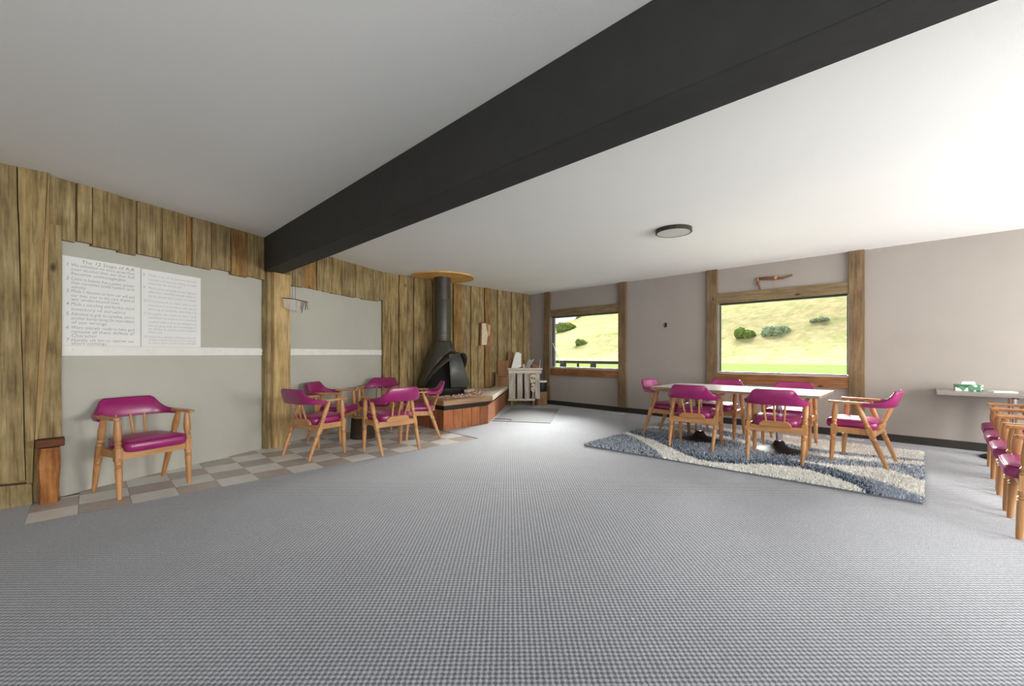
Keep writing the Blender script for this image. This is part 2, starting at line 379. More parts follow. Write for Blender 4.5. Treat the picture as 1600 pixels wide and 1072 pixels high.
# grey panels, the joint hidden by the white rail
for a, b in ((-.03, 1.9), (2.2, TEND)):
    for z0, z1 in ((-.012, 1.235), (1.237, 2.3)):
        MB().prism([(a, z0), (b, z0), (b, z1), (a, z1)], 0, .012, lambda p, q, r: fA(p, r, q)).build('panel', 'panel', wall_ang)
for i, (a, b) in enumerate(((-.02, 1.9), (2.215, 4.31))):
    m = MB(); m.prism([(a, 1.195), (b, 1.195), (b, 1.283), (a, 1.283)], .012, .022, lambda p, q, r: fA(p, r, q))
    m.prism([(a, 1.203), (b, 1.203), (b, 1.214), (a, 1.214)], .022, .032, lambda p, q, r: fA(p, r, q))
    q = a+.1
    while q < b-.5:
        ln = random.uniform(.3, .55); zz = random.uniform(1.235, 1.25)
        m.prism([(q, zz), (q+ln, zz), (q+ln, zz+.018), (q, zz+.018)], .022, .028, lambda p, q_, r: fA(p, r, q_)); q += ln+random.uniform(.05, .25)
    o = tag(m.build('trim_%d' % (i+1), 'white'), 'white strip rail along the grey panels', kind='structure')
# post under the beam
post = empty('wood_post', ang(2.06, .05, 0)); tag(post, 'rough square timber post carrying the end of the dark beam', 'post')
def post_part(name, a, b, z0, z1, r0, r1, mat, wob=.006):
    o = board(name, a, b, z0, z1, lambda s, r, z: tuple(Vector(ang(s, r-.03, z))-post.location), r1-r0, mat, post, wob, base=r0); return o
post_part('face_board', 1.965, 2.225, -.0035, 2.265, .0125, .15, 'post', .012)
post_part('side_board', 1.905, 1.958, -.0035, 2.262, .0125, .11, 'barn', .006)
# full height boards on the far wall
fF = lambda s, r, z: (XL+r, s, z)
FJ = [3.74, 3.915, 4.082, 4.262, 4.397, 4.677, 4.85, 5.102, 5.356, 5.595, 5.827, 6.04, 6.234, 6.388, 6.632, 6.777, 7.094, 7.249, 7.51, 7.673, 7.78]
for i in range(len(FJ)-1):
    proud = i % 2 == 0
    g = .012 if i in (4, 10, 14) else .004
    board('wall_board', FJ[i]+g-.004, FJ[i+1]-.003, 0, H, fF, .022+(.02 if proud else 0)+random.uniform(0, .008), ('barn_warm' if i in (8, 12) else 'barn_far'), wall_far, .016)
# patch boards at the left start of the far wall: dark diagonal
# near wall boards
fN = lambda s, r, z: (XN+r, s, z)
board('wall_board', -.405, -.242, .17, H, fN, .075, 'barn', wall_near, .004, s0b=-.36, s1b=-.325)
board('wall_board', -.72, -.408, .20, H, fN, .07, 'barn', wall_near, .004, s0b=-.70, s1b=-.362)
s = -1.05
for i in range(8):
    board('wall_board', s, s+.325, .2, H, fN, .06+random.uniform(0, .02), 'barn', wall_near, .008); s -= .33
m = MB(); zz = [.5+i*.22 for i in range(11)]
L = [(-.242-.083*(1-(z-.17)/2.53)+.001, z) for z in zz]; Rr = [(p+.014+.03*max(0, 1-abs(z-1.35)/1.0)+.006*math.sin(z*9), z) for p, z in L]
m.prism(L+Rr[::-1], .02, .07, lambda p, q, r: fN(p, r, q)).build('live_edge', 'live_edge', wall_near)
board('wall_board', -.285, -.165, .49, 2.29, fN, .04, 'barn', wall_near, .006, s0b=-.31, s1b=-.165)
m = MB(); m.prism([(-.72, 0), (-.326, 0), (-.33, .165), (-.72, .195)], 0, .08, lambda p, q, r: fN(p, r, q)); m.build('base_board', 'barn', wall_near)
# chopped log foot with its block, under the narrow board
lf = empty('chopped_log_stub', (XN+.09, -.235, 0)); tag(lf, 'orange-brown hacked log stub with dark block on top, beside the grey panel', 'log')
m = MB(); prof = []
for i in range(7):
    z = -.0035+i*.45/6; ww = .061-.003*math.sin(i*1.1); prof.append((z, ww))
vs = []; fs = []
for z, ww in prof:
    for k in range(10):
        a = 2*math.pi*k/10; q = ww*(1+random.uniform(-.08, .08)); cx = math.copysign(abs(math.cos(a))**.6, math.cos(a)); cy = math.copysign(abs(math.sin(a))**.6, math.sin(a))
        vs.append((cx*q, cy*q, z))
fs = [(i*10+k, i*10+(k+1) % 10, (i+1)*10+(k+1) % 10, (i+1)*10+k) for i in range(6) for k in range(10)]+[tuple(range(10))[::-1], tuple(range(60, 70))]
m.add(vs, fs).build('stub', 'chopped', lf)
MB().box((.005, .005, .485), (.11, .165, .065), rz=.06).build('block', 'redblock', lf, bevel=.008)

# beam
bm_ = MB(); ZB = 2.268
yb = lambda x: 1.565+(x+5.9)*.0185
xs = [-6.25+i*(XR+6.25)/14 for i in range(15)]
vs = []
for x in xs:
    w_ = .235; j = random.uniform(-.004, .004)
    vs += [(x, yb(x)+j, ZB+random.uniform(-.004, .004)), (x, yb(x)+w_+j, ZB+random.uniform(-.004, .004)), (x, yb(x)+w_, H), (x, yb(x), H)]
fs = [(i*4+k, i*4+(k+1) % 4, (i+1)*4+(k+1) % 4, (i+1)*4+k) for i in range(14) for k in range(4)]+[(0, 1, 2, 3), (56, 57, 58, 59)]
beam = tag(bm_.add(vs, fs).build('ceiling_beam', 'beam', bevel=.006), 'long charcoal painted beam crossing the white ceiling', 'beam')

# ------------------------------------------------------------------ windows in the back wall
def window(idx, x0, x1, slider):
    win = tag(empty('window_%d' % idx, ((x0+x1)/2, YB, 0)), kind='structure'); cx = (x0+x1)/2; hw = (x1-x0)/2
    P = lambda n, m, mat, **k: m.build(n, mat, win, **k)
    pw = .175
    for sgn in (-1, 1):
        P('jamb_post', MB().box((sgn*(hw+pw/2), -.03, 1.402), (pw, .06, 2.596)), 'trim_wood', bevel=.004)
    P('header_board', MB().box((0, -.024, 2.178), (2*hw, .048, .165)), 'trim_wood_h', bevel=.004)
    P('sill_board', MB().box((0, -.024, .79), (2*hw, .048, .165)), 'sill_wood', bevel=.004)
    fr = MB(); z0, z1 = WZ0, WZ1; t_ = .018
    for sgn in (-1, 1): fr.box((sgn*(hw-t_/2), .06, (z0+z1)/2), (t_, .11, z1-z0))
    fr.box((0, .06, z0+.009), (2*hw-.036, .11, .018))
    P('frame', fr, 'alum')
    gk = MB(); gi = .03; ga = .012
    gk.box((0, .06, z1-.012), (2*hw-.036, .11, .024)); gk.box((0, .05, z0+.024), (2*hw-.06, .05, .012))
    for sgn in (-1, 1): gk.box((sgn*(hw-.024), .05, (z0+z1)/2), (.012, .05, z1-z0-.072))
    P('gasket', gk, 'dkframe')
    P('pane', MB().box((0, .06, (z0+z1)/2), (2*hw-.037, .005, z1-z0-.043)), 'glass')
    if slider:
        P('sash_stile', MB().box((-hw+.068, .045, (z0+z1)/2), (.045, .04, z1-z0-.07)), 'stile')
        P('security_stick', MB().tube([(-hw+.045, .01, 1.47), (-hw+.25, .01, 1.03)], .008, 6), 'plastic_white')
    return win
window(1, -6.362, -4.519, True)
window(2, -2.571, -.763, False)
for nm, fn, wins in (('r', lambda s, r, z: (XR+r, s, z), RWIN), ('b', lambda s, r, z: (s, YR-r, z), ADDED_REAR_OPENINGS)):  # frames for the right windows and for the added rear openings
    for a, b in wins:
        i = len([o for o in bpy.data.objects if o.name.startswith('window_') and o.type == 'MESH'])
        m = MB()
        for p0, p1, z0, z1 in ((a, a+.05, .55, 2.25), (b-.05, b, .55, 2.25), (a+.05, b-.05, .55, .6), (a+.05, b-.05, 2.2, 2.25)):
            m.add([fn(p, r, z) for p in (p0, p1) for r in (.02, .1) for z in (z0, z1)], [(0, 1, 3, 2), (4, 6, 7, 5), (0, 4, 5, 1), (2, 3, 7, 6), (0, 2, 6, 4), (1, 5, 7, 3)])
        tag(m.build('window_%d' % (i+3), 'white'), kind='structure')

# ------------------------------------------------------------------ outdoors
def hgt(x, y):
    if y < 75: return -.35
    d = min(1, (y-75)/40); az = x/y
    top = .205+.17*max(-.25, min(1.2, (az+.66)/.5)) if az > -1.1 else .13
    rise = (y-75)*(top*.86)*d+.25*math.sin(x*.23+y*.11)*d+.5*math.sin(x*.07-y*.05)*d
    if y > 130: rise += 0
    return -.35+rise
ys = [8.6, 14, 22, 35, 55, 75, 79, 84, 90, 97, 105, 114, 124, 135, 148, 163, 180, 198, 218, 240, 262]
vs = []; nx = 60
for y in ys:
    for i in range(nx+1):
        x = -y*1.25-8+(y*1.25+8+y*.6+14)*i/nx; vs.append((x, y, hgt(x, y)))
m = MB(); k0 = ys.index(75)
def strip(a, b):
    rows = ys[a:b+1]; off = a*(nx+1); vv = vs[off:(b+1)*(nx+1)]
    return MB().add(vv, [(j*(nx+1)+i, j*(nx+1)+i+1, (j+1)*(nx+1)+i+1, (j+1)*(nx+1)+i) for j in range(len(rows)-1) for i in range(nx)])
tag(strip(0, k0).build('ground', 'lawn', smooth=True), 'mown green lawn outside the windows', kind='structure')
tag(strip(k0, len(ys)-1).build('hillside', 'hill', smooth=True), 'yellow-green grassy hillside rising beyond the lawn', kind='structure')
def shrub(name, x, y, r, hh, mat, label, cat, group=None, conifer=False, sink=.15):
    bm = bmesh.new()
    if conifer:
        for q in range(4):
            bmesh.ops.create_cone(bm, cap_ends=True, segments=10, radius1=r*(1-q*.2), radius2=r*.08, depth=hh*.42, matrix=Matrix.Translation((0, 0, hh*(.26+q*.2))))
        bmesh.ops.create_cone(bm, cap_ends=True, segments=8, radius1=r*.12, radius2=r*.1, depth=hh*.2, matrix=Matrix.Translation((0, 0, hh*.08)))
    else:
        for q in range(11):
            a = random.uniform(0, 6.28); d = random.uniform(.1, .95)*r
            bmesh.ops.create_icosphere(bm, subdivisions=3, radius=random.uniform(.38, .6)*r, matrix=Matrix.Translation((math.cos(a)*d, math.sin(a)*d, hh*random.uniform(.1, .55))) @ Matrix.Diagonal((1, 1, hh/r*.8, 1)))
    for v in bm.verts: v.co += Vector((random.uniform(-1, 1), random.uniform(-1, 1), random.uniform(-1, 1)))*r*(.04 if conifer else .11)
    me = bpy.data.meshes.new(name); bm.to_mesh(me); bm.free(); me.materials.append(M[mat])
    o = bpy.data.objects.new(name, me); COL.objects.link(o); o.location = (x, y, hgt(x, y)-sink*hh)
    return tag(o, label, cat, group)
shrub('bush', -28.6, 103.5, 2.0, 2.8, 'bush', 'green bush on the hillside beside the blue-grey bush', 'bush')
shrub('bush', -22.6, 103, 2.2, 2.2, 'bush_b', 'blue-grey bush growing on the hillside beside a green one', 'bush')
shrub('bush', -15.5, 107, 1.3, 1.0, 'bush_b', 'low dull bush a little apart from the blue-grey bush', 'bush')
shrub('bush', -75.1, 106.5, 1.6, 2.3, 'bush', 'small round bush midway up the hillside beyond the deck railing', 'bush')
shrub('bush', -121, 160, 4.2, 4.2, 'bush', 'broad green bush high on the hillside beyond the deck railing', 'bush')
for x, y, r, h_, lb in ((-172, 242, 3.2, 9, 'dark pointed conifer, tallest on the hill crest'), (-164, 240, 3.0, 7, 'dark pointed conifer beside the tallest one on the hill crest'), (-146, 236, 4.0, 6, 'squat dark conifer on the hill crest')):
    shrub('conifer', x, y, r, h_, 'conifer', lb, 'tree', 'conifers along the crest', True)
dr = empty('deck_railing', (-6.6, 9.4, -.35)); tag(dr, 'grey wooden deck railing outside the window by the corner', 'railing')
MB().box((0, 0, 1.34), (5.2, .09, .075)).build('top_rail', 'deck', dr)
for x, w_ in ((-1.62, .05), (-.64, .14), (-.13, .05), (.36, .12), (1.3, .12), (-2.3, .12)):
    MB().box((x, .0, .65), (w_, w_*.8, 1.3)).build('rail_post', 'deck', dr)
MB().box((0, 0, .25), (5.2, .05, .09)).build('bottom_rail', 'deck', dr)

# ------------------------------------------------------------------ armchair
def make_chair():
    root = empty('captain_chair')
    fl = [(0, .013), (.02, .016), (.2, .0225), (.255, .024), (.26, .0185), (.272, .0255), (.284, .0185), (.289, .0245), (.315, .025), (.32, .021), (.42, .021), (.425, .025), (.44, .018), (.452, .0255), (.464, .018), (.478, .024), (.52, .0265), (.57, .022), (.605, .0165)]
    fl = [(z if z <= .42 else .42+(z-.42)*1.3, r) for z, r in fl]; TOP = fl[-1][0]
    for sx in (-1, 1):
        m = MB().tube([(sx*.255, .222-.04*z/TOP, z) for z, r in fl], [r*1.1 for z, r in fl], 12); m.box((sx*.255, .197, .37), (.05, .05, .105)); m.build('front_leg', 'chair_wood', root, True)
        p0 = Vector((sx*.255, -.25, 0)); p1 = Vector((sx*.276, -.005, TOP)); n = len(fl)
        m = MB().tube([p0+(p1-p0)*(z/TOP) for z, r in fl], [r*1.06 for z, r in fl], 12)
        q = p0.lerp(p1, .55); dr_ = (p1-p0).normalized(); rot = dr_.to_track_quat('Z', 'X').to_matrix()
        m.box(q, (.046, .046, .11), m=rot); m.build('rear_leg', 'chair_wood', root, True)
        MB().box((sx*.257, .045, .368), (.022, .30, .062)).build('side_rail', 'chair_wood', root, bevel=.004)
        # arm rest: flat strip with a rounded front
        pts_o = [(.302, -.12), (.308, 0), (.305, .16), (.298, .225), (.285, .242)]; pts_i = [(.262, .242), (.25, .225), (.252, .15), (.256, 0), (.25, -.09)]
        MB().prism([(sx*x, y) for x, y in pts_o+pts_i], .659, .684).build('armrest', 'chair_wood', root, bevel=.005)
    MB().box((0, .2, .362), (.475, .026, .075)).build('front_rail', 'chair_wood_h', root, bevel=.004)
    MB().box((0, -.13, .355), (.49, .026, .068)).build('back_rail', 'chair_wood_h', root, bevel=.004)
    rot = Matrix.Rotation(R(14), 3, 'X')
    MB().prism([(-.155, .0), (.155, 0), (.15, .03), (.115, .062), (-.115, .062), (-.15, .03)], -.014, .014, lambda p, q, r: tuple(rot @ Vector((p, r, q))+Vector((0, -.158, .387)))).build('spindle_block', 'chair_wood_h', root, bevel=.004)
    for x in (-.085, 0, .085):
        p0 = Vector((x, -.172, .443)); p1 = Vector((x*1.25, -.25, .655))
        MB().tube([p0.lerp(p1, q) for q in (0, .12, .2, .26, .6, .85, 1)], [.010, .010, .0125, .0095, .013, .0105, .008], 8).build('spindle', 'chair_wood', root, True)
    # seat cushion
    def rrect(w0, w1, y0_, y1_, rr, n=5):
        out = []
        for cx, cy, a0 in ((w1-rr, y1_-rr, 0), (-w1+rr, y1_-rr, 90), (-w0+rr, y0_+rr, 180), (w0-rr, y0_+rr, 270)):
            for i in range(n+1): a = R(a0+90*i/n); out.append((cx+rr*math.cos(a), cy+rr*math.sin(a)))
        return out
    def cushion():
        m = MB(); rings = []
        for z, ins in ((.382, .03), (.388, .012), (.405, .002), (.435, 0), (.462, .006), (.478, .02), (.487, .05), (.492, .11)):
            rings.append([(x, y, z) for x, y in rrect(.212-ins, .228-ins, -.155+ins, .285-ins, .06-ins*.3)])
        n = len(rings[0]); vs = [p for r in rings for p in r]
        fs = [(i*n+k, i*n+(k+1) % n, (i+1)*n+(k+1) % n, (i+1)*n+k) for i in range(len(rings)-1) for k in range(n)]
        fs += [tuple(range(n))[::-1], tuple(range((len(rings)-1)*n, len(rings)*n))]
        return m.add(vs, fs)
    seat = cushion().build('seat', 'vinyl', root, True)
    path = [(x, y, .4645) for x, y in rrect(.2075, .2235, -.15, .2805, .058)]; path.append(path[0])
    MB().tube(path, .0035, 5, False).build('piping', 'piping', seat, True)
    # wrap-around padded back
    m = MB(); N = 28; sec = []
    for i in range(N+1):
        t_ = -1+2*i/N; a = t_*math.pi/2; sn, cs_ = math.sin(a), math.cos(a)
        x = .287*math.copysign(abs(sn)**.72, sn); y = -.05-.215*max(cs_, 0)**.62
        u = abs(x)/.287
        if u < .6: zt = .806
        else: q = (u-.6)/.4; zt = .806-.126*(1-(1-q)**1.75)
        zb = .634; tx = Vector((x, y+.05, 0)); nrm = Vector((x*.5, y+.0, 0)).normalized() if cs_ > .02 else Vector((math.copysign(1, x), 0, 0))
        hh = zt-zb; lean = .052*min(1, hh/.15); th = .019
        ring = []
        for zz, off in ((0, -.6), (0, .6), (.07, 1), (.5, 1.05), (.93, .9), (1, .4), (1, -.4), (.93, -.9), (.5, -1.1), (.07, -1)):
            p = Vector((x, y, zb+hh*zz))+nrm*(off*th)+nrm*(lean*zz*(1 if abs(nrm.y) > .3 else abs(nrm.y)/.3)); ring.append(p)
        sec.append(ring)
    n = 10; vs = [p for r in sec for p in r]
    fs = [(i*n+k, i*n+(k+1) % n, (i+1)*n+(k+1) % n, (i+1)*n+k) for i in range(N) for k in range(n)]+[tuple(range(n))[::-1], tuple(range(N*n, N*n+n))]
    back = m.add(vs, fs).build('backrest', 'vinyl', root, True)
    pth = [sec[i][6]+Vector((0, 0, .001)) for i in range(N+1)]
    MB().tube(pth, .0035, 5).build('piping', 'piping', back, True)
    return root
chair0 = make_chair(); used = [False]
ZR = .018
def chair(x, y, fx, fy, label, group, z=0.0):
    o = chair0 if not used[0] else copy_tree(chair0); used[0] = True
    o.location = (x, y, z); o.rotation_euler = (0, 0, face(fx, fy)); return tag(o, label, 'chair', group)
g1, g2, g3 = 'chairs on the tiled strip', 'chairs around the white tables', 'chairs in a row by the grey side table'
B = 'magenta vinyl wooden armchair '
chair(-5.055, .345, .948, .317, B+'alone against the grey panel under the handwritten posters', g1, -.0035)
chair(-5.25, 1.92, -.24, .97, B+'next to the timber post, its back to it', g1, -.0035)
chair(-6.04, 2.46, .74, .67, B+'against the grey panel between post and stump', g1, -.0035)
chair(-4.80, 2.685, -1, 0, B+'at the carpet edge, its back to the room', g1, -.0035)
chair(-6.36, 3.33, .72, -.69, B+'in the wall bend beside the hearth', g1, -.0035)
chair(-5.29, 3.46, -.52, -.855, B+'backed up to the hearth planks', g1, -.0035)
chair(-2.70, 6.01, 1, -.03, B+'at the table end on the hearth side', g2, ZR)
chair(-2.09, 5.50, -.10, .99, B+'facing the windows, at the hearth-side white table', g2, ZR)
chair(-1.185, 5.505, -.10, .99, B+'facing the windows, at the white table nearer the chair row', g2, ZR)
chair(-2.12, 6.50, .0, -1, B+'back to the window, at the hearth-side white table', g2, ZR)
chair(-1.26, 6.50, .0, -1, B+'back to the window, at the table nearer the chair row', g2, ZR)
chair(-.475, 5.99, -.995, .1, B+'at the table end facing the hearth', g2, ZR)
for (x, y), lb in zip(((.675, 4.515), (.682, 5.215), (.70, 5.885), (.725, 6.535)), ('farthest from the grey side table in the packed row', 'third from the grey side table in the packed row', 'second from the grey side table in the packed row', 'in the packed row, right next to the grey side table')):
    chair(x, y, -1, .02, B+lb, g3)

# ------------------------------------------------------------------ tables
def pedestal_table(name, x, y, w_, d_, z, label, group, top, edge, floorz, base_r=.27):
    r = empty(name, (x, y, floorz)); tag(r, label, 'table', group); zt = z-floorz
    tp = MB().box((0, 0, zt-.015), (w_-.004, d_-.004, .03)).build('table_top', top, r, bevel=.002)
    m = MB()
    for sx, sy, lx, ly in ((0, 1, w_, .004), (0, -1, w_, .004), (1, 0, .004, d_), (-1, 0, .004, d_)):
        m.box((sx*(w_/2), sy*(d_/2), zt-.016), (lx if sx == 0 else .004, ly if sy == 0 else .004, .03))
    m.build('edge_band', edge, tp)
    MB().lathe([(0, base_r), (.012, base_r), (.022, base_r*.93), (.035, base_r*.6), (.055, base_r*.38), (.085, base_r*.26), (.125, .05), (.13, .04)], 28).build('base', 'iron', r, True)
    MB().lathe([(.12, .04), (.135, .036), (.14, .036), (zt-.05, .036)], 16).build('column', 'chrome', r, True)
    m = MB(); m.box((0, 0, zt-.042), (.45, .05, .022)); m.box((0, 0, zt-.042), (.05, .45, .022)); m.build('bracket', 'black', r)
    return r
pedestal_table('dining_table', -2.205, 5.945, .945, .99, .762, 'white topped square pedestal table on the shag rug, joined end nearer the hearth', 'white pedestal tables', 'laminate', 'edgeband', ZR)
pedestal_table('dining_table', -1.255, 5.945, .945, .99, .762, 'white topped square pedestal table on the shag rug, joined end nearer the chair row', 'white pedestal tables', 'laminate', 'edgeband', ZR)
pedestal_table('side_table', .73, 7.385, 1.22, .76, .765, 'grey laminate pedestal table pushed against the back wall, holding a tissue box', None, 'greylam', 'greylam', 0, .25)

# tissue box and paper
tb = empty('tissue_box', (.39, 7.44, .765), .1); tag(tb, 'green and white patterned tissue box on the grey side table', 'tissue box')
t = NT('leafy_print'); v = t.coord(); vo = t.n('ShaderNodeTexVoronoi'); vo.inputs['Scale'].default_value = 26; t.l(v, vo.inputs['Vector'])
M['leafy'] = t.fin(t.ramp(vo.outputs['Color'], [(.3, K(38, 92, 62)), (.5, K(86, 140, 104)), (.62, K(226, 230, 224))]), .5)
MB().box((0, 0, .04), (.23, .12, .08)).build('box', 'leafy', tb, bevel=.004)
m = MB(); m.add([(-.06, -.02, .08), (.06, -.02, .08), (.06, .02, .08), (-.06, .02, .08), (-.05, -.008, .112), (.02, -.012, .1), (.055, .01, .115), (-.04, .016, .105)], [(0, 1, 2, 3), (0, 1, 5, 4), (1, 2, 6, 5), (2, 3, 7, 6), (3, 0, 4, 7), (4, 5, 6, 7)]).build('tissue', 'cloth', tb, True)
pp = MB(); pp.box((0, 0, .004), (.2, .14, .008)); pp.box((.005, .004, .011), (.19, .13, .006)); o = pp.build('paper_stack', 'paper'); o.location = (.66, 7.46, .765); o.rotation_euler = (0, 0, .3)
tag(o, 'thin stack of white paper on the grey side table', 'paper')

# ------------------------------------------------------------------ shag rug
RX0, RX1 = -3.17, .0
def ipl(pts, x):
    if x <= pts[0][0]: return pts[0][1]
    for (a, b), (c_, d) in zip(pts, pts[1:]):
        if x <= c_: return b+(d-b)*(x-a)/(c_-a)
    return pts[-1][1]
LO = [(0, 1.02), (.25, .86), (.54, .6), (.86, .28), (1.1, -.01), (1.2, -.5)]
UP = [(0, 1.12), (.12, 1.06), (.52, .88), (.91, .57), (1.25, .28), (1.4, .2), (1.55, .22), (1.74, .3), (1.99, .54), (2.25, .61), (2.51, .48), (2.73, .29), (2.84, .05), (2.9, -.3), (4, -1)]
DU = [(1.9, 1.0), (2.1, .92), (2.52, .84), (2.69, .68), (2.89, .57), (3.14, .31), (3.3, .2)]
BU = [(1.9, .9), (2.1, .93), (2.3, .96), (2.48, 1.0), (2.66, 1.1), (2.91, 1.19), (3.01, 1.06), (3.2, .87)]
cream = (240, 238, 231); blue = (158, 167, 180); navy = (66, 78, 96); pale = (212, 215, 220)
def rug_col(x, y):
    lo, up = ipl(LO, x), ipl(UP, x); j = random.random()
    if y < lo: # lower left corner
        q = (lo-y)/.8; return navy if j < .2 else (blue if j < .8 else pale)
    if y < up: return cream if j > .04 else blue
    if x > 1.95 and ipl(DU, x) < y < ipl(BU, x): return cream if j > .05 else blue
    if x > 1.3 and y < (ipl(DU, x) if x > 1.95 else 1.0-.3*(1.95-x)):
        q = (y-up)/.4; return navy if j < .75-.6*q else (blue if j < .92 else pale)
    if x <= 1.95 and y < up+.42: q = (y-up)/.42; return navy if j < .6-.45*q else (blue if j < .85 else pale)
    s_ = y-1.55-.22*math.sin(x*1.9+.6)
    if 0 < s_ < .22: return cream if j > .1 else blue
    if s_ > .62-.12*x+.1: return cream if j > .1 else pale
    return navy if j < .16 else (blue if j < .62 else pale)
rug = empty('shag_rug', ((RX0+RX1)/2, 5.83, 0)); tag(rug, 'blue-grey and cream shag rug with wavy bands under the white tables', 'rug')
ry0 = lambda x: 4.57+(x-RX0)*.041; RY1 = 7.08
ox, oy = (RX0+RX1)/2, 5.83
MB().prism([(RX0-ox, ry0(RX0)-oy), (RX1-ox, ry0(RX1)-oy), (RX1+.01-ox, RY1-oy), (RX0-ox, RY1-.06-oy)], .0, .0175).build('backing', plain('rug_backing', (120, 124, 130), .95), rug)
me = bpy.data.meshes.new('pile'); vs = []; fs = []; cols = []
step = .0128; yy = 4.56
while yy < RY1:
    xx = RX0-.005
    while xx < RX1+.008:
        x = xx+random.uniform(-.5, .5)*step; y = yy+random.uniform(-.5, .5)*step
        if y > ry0(x)-.006:
            c_ = rug_col(x-RX0, y-4.57); vv = random.uniform(.82, 1.15); c_ = tuple(q*vv for q in lin(*c_)[:3])+(1,)
            a = random.uniform(0, 6.28); r = .0085; o_ = len(vs); lx, ly = random.uniform(-.018, .018), random.uniform(-.018, .018); hz = .016+random.uniform(.018, .032)
            for k in range(3): vs.append((x-ox+r*math.cos(a+k*2.094), y-oy+r*math.sin(a+k*2.094), .0165)); 
            vs.append((x-ox+lx, y-oy+ly, hz)); fs += [(o_, o_+1, o_+3), (o_+1, o_+2, o_+3), (o_+2, o_, o_+3)]; cols += [c_]*4
        xx += step
    yy += step
me.from_pydata(vs, [], fs); at = me.color_attributes.new('yarn', 'FLOAT_COLOR', 'POINT'); at.data.foreach_set('color', [q for c_ in cols for q in c_])
t = NT('shag_yarn'); an = t.n('ShaderNodeAttribute'); an.attribute_name = 'yarn'; me.materials.append(t.fin(an.outputs['Color'], .95, 0, .1))
o = bpy.data.objects.new('pile', me); COL.objects.link(o); o.parent = rug; o['kind'] = 'stuff'

# ------------------------------------------------------------------ hearth and fireplace
FX = -5.39; HY0, HY1 = 3.925, 4.87; END = (-6.985, 6.87)
hearth = empty('hearth', (-6.1, 4.7, 0)); tag(hearth, 'raised wooden hearth clad in cedar planks with a bed of pink rock', 'hearth')
hl = lambda x, y, z: (x+6.1, y-4.7, z)
WX = XL+.062
core = MB(); core.prism([(FX-.03, HY0+.03), (FX-.03, HY1-.02), (END[0]+.0, END[1]-.06), (WX, END[1]-.06), (WX, HY0+.03)], 0, .38, lambda p, q, r: hl(p, q, r)).build('core', 'black', hearth)
def clad(p0, p1, nplank, z1, mat, th=.022):
    p0, p1 = Vector(p0), Vector(p1); d = (p1-p0)/nplank; n = Vector((d.y, -d.x)).normalized()
    for i in range(nplank):
        a = p0+d*i+d.normalized()*.0045; b = p0+d*(i+1)-d.normalized()*.0045
        MB().prism([tuple(a), tuple(b), tuple(b-n*th), tuple(a-n*th)], 0.0, z1, lambda p, q, r: hl(p, q, r)).build('plank', mat, hearth)
clad((FX, HY0), (FX, HY1), 5, .315, 'cedar')
clad((FX, HY1), END, 12, .315, 'cedar')
clad((WX+.02, HY0), (FX, HY0), 8, .315, 'cedar')
def strip_poly(pts, inset):
    """closed band inward of an open polyline"""
    out = []
    P = [Vector(p) for p in pts]
    for i, p in enumerate(P):
        d1 = (P[i]-P[i-1]).normalized() if i else None; d2 = (P[i+1]-P[i]).normalized() if i < len(P)-1 else None
        n1 = Vector((-d1.y, d1.x)) if d1 else None; n2 = Vector((-d2.y, d2.x)) if d2 else None
        n = n1 if n2 is None else n2 if n1 is None else (n1+n2)/(1+n1.dot(n2))
        out.append(tuple(p+n*inset))
    return out
def slab(p0, p1, q1, q0, mat, z0=.392, z1=.475):
    MB().prism([p0, p1, q1, q0], z0, z1, lambda p, q, r: hl(p, q, r)).build('slab', mat, hearth, bevel=.01)
edge = [(WX, 3.89), (-5.34, 3.89), (-5.335, 4.93), (-6.95, 6.93)]
inn = strip_poly(edge, .26)
slab(edge[0], edge[1], inn[1], (WX, inn[0][1]), 'cedar_slab'); slab(edge[1], edge[2], inn[2], inn[1], 'cedar_slab')
slab((edge[2][0], edge[2][1]+.004), edge[3], (WX, 6.5), (inn[2][0], inn[2][1]+.004), 'pale_slab', .395, .48)
bed = [(WX+.002, inn[0][1]-.01), inn[1], inn[2], (WX+.002, 6.55)]
MB().prism(bed, .36, .42, lambda p, q, r: hl(p, q, r)).build('rock_bed', 'lava', hearth)
# lava rocks, joined
m = MB(); ico = bmesh.new(); bmesh.ops.create_icosphere(ico, subdivisions=1, radius=1); iv = [v.co.copy() for v in ico.verts]; ico.verts.index_update(); if_ = [tuple(v.index for v in f_.verts) for f_ in ico.faces]; ico.free()
def inside(pt, poly):
    r_ = False; x, y = pt
    for i in range(len(poly)):
        (x1, y1), (x2, y2) = poly[i], poly[i-1]
        if (y1 > y) != (y2 > y) and x < (x2-x1)*(y-y1)/(y2-y1)+x1: r_ = not r_
    return r_
cnt = 0
while cnt < 900:
    x, y = random.uniform(WX, -5.5), random.uniform(4.1, 6.5)
    if not inside((x, y), bed): continue
    heap = .05*math.exp(-((x+5.95)**2+(y-5.2)**2)/.25); r = random.uniform(.022, .042); cnt += 1
    m.add([hl(x+v.x*r*random.uniform(.75, 1.2), y+v.y*r*random.uniform(.75, 1.2), .425+heap*random.uniform(.2, 1)+v.z*r*.8) for v in iv], if_)
t = NT('lava_rock_mixed'); v = t.coord(); f_ = t.noise(v, 16, 4, .7); M['lava2'] = t.fin(t.ramp(f_, [(.32, K(130, 88, 70)), (.48, K(206, 164, 144)), (.64, K(238, 218, 206))]), .95)
o = m.build('lava_rocks', 'lava2', hearth); o['kind'] = 'stuff'

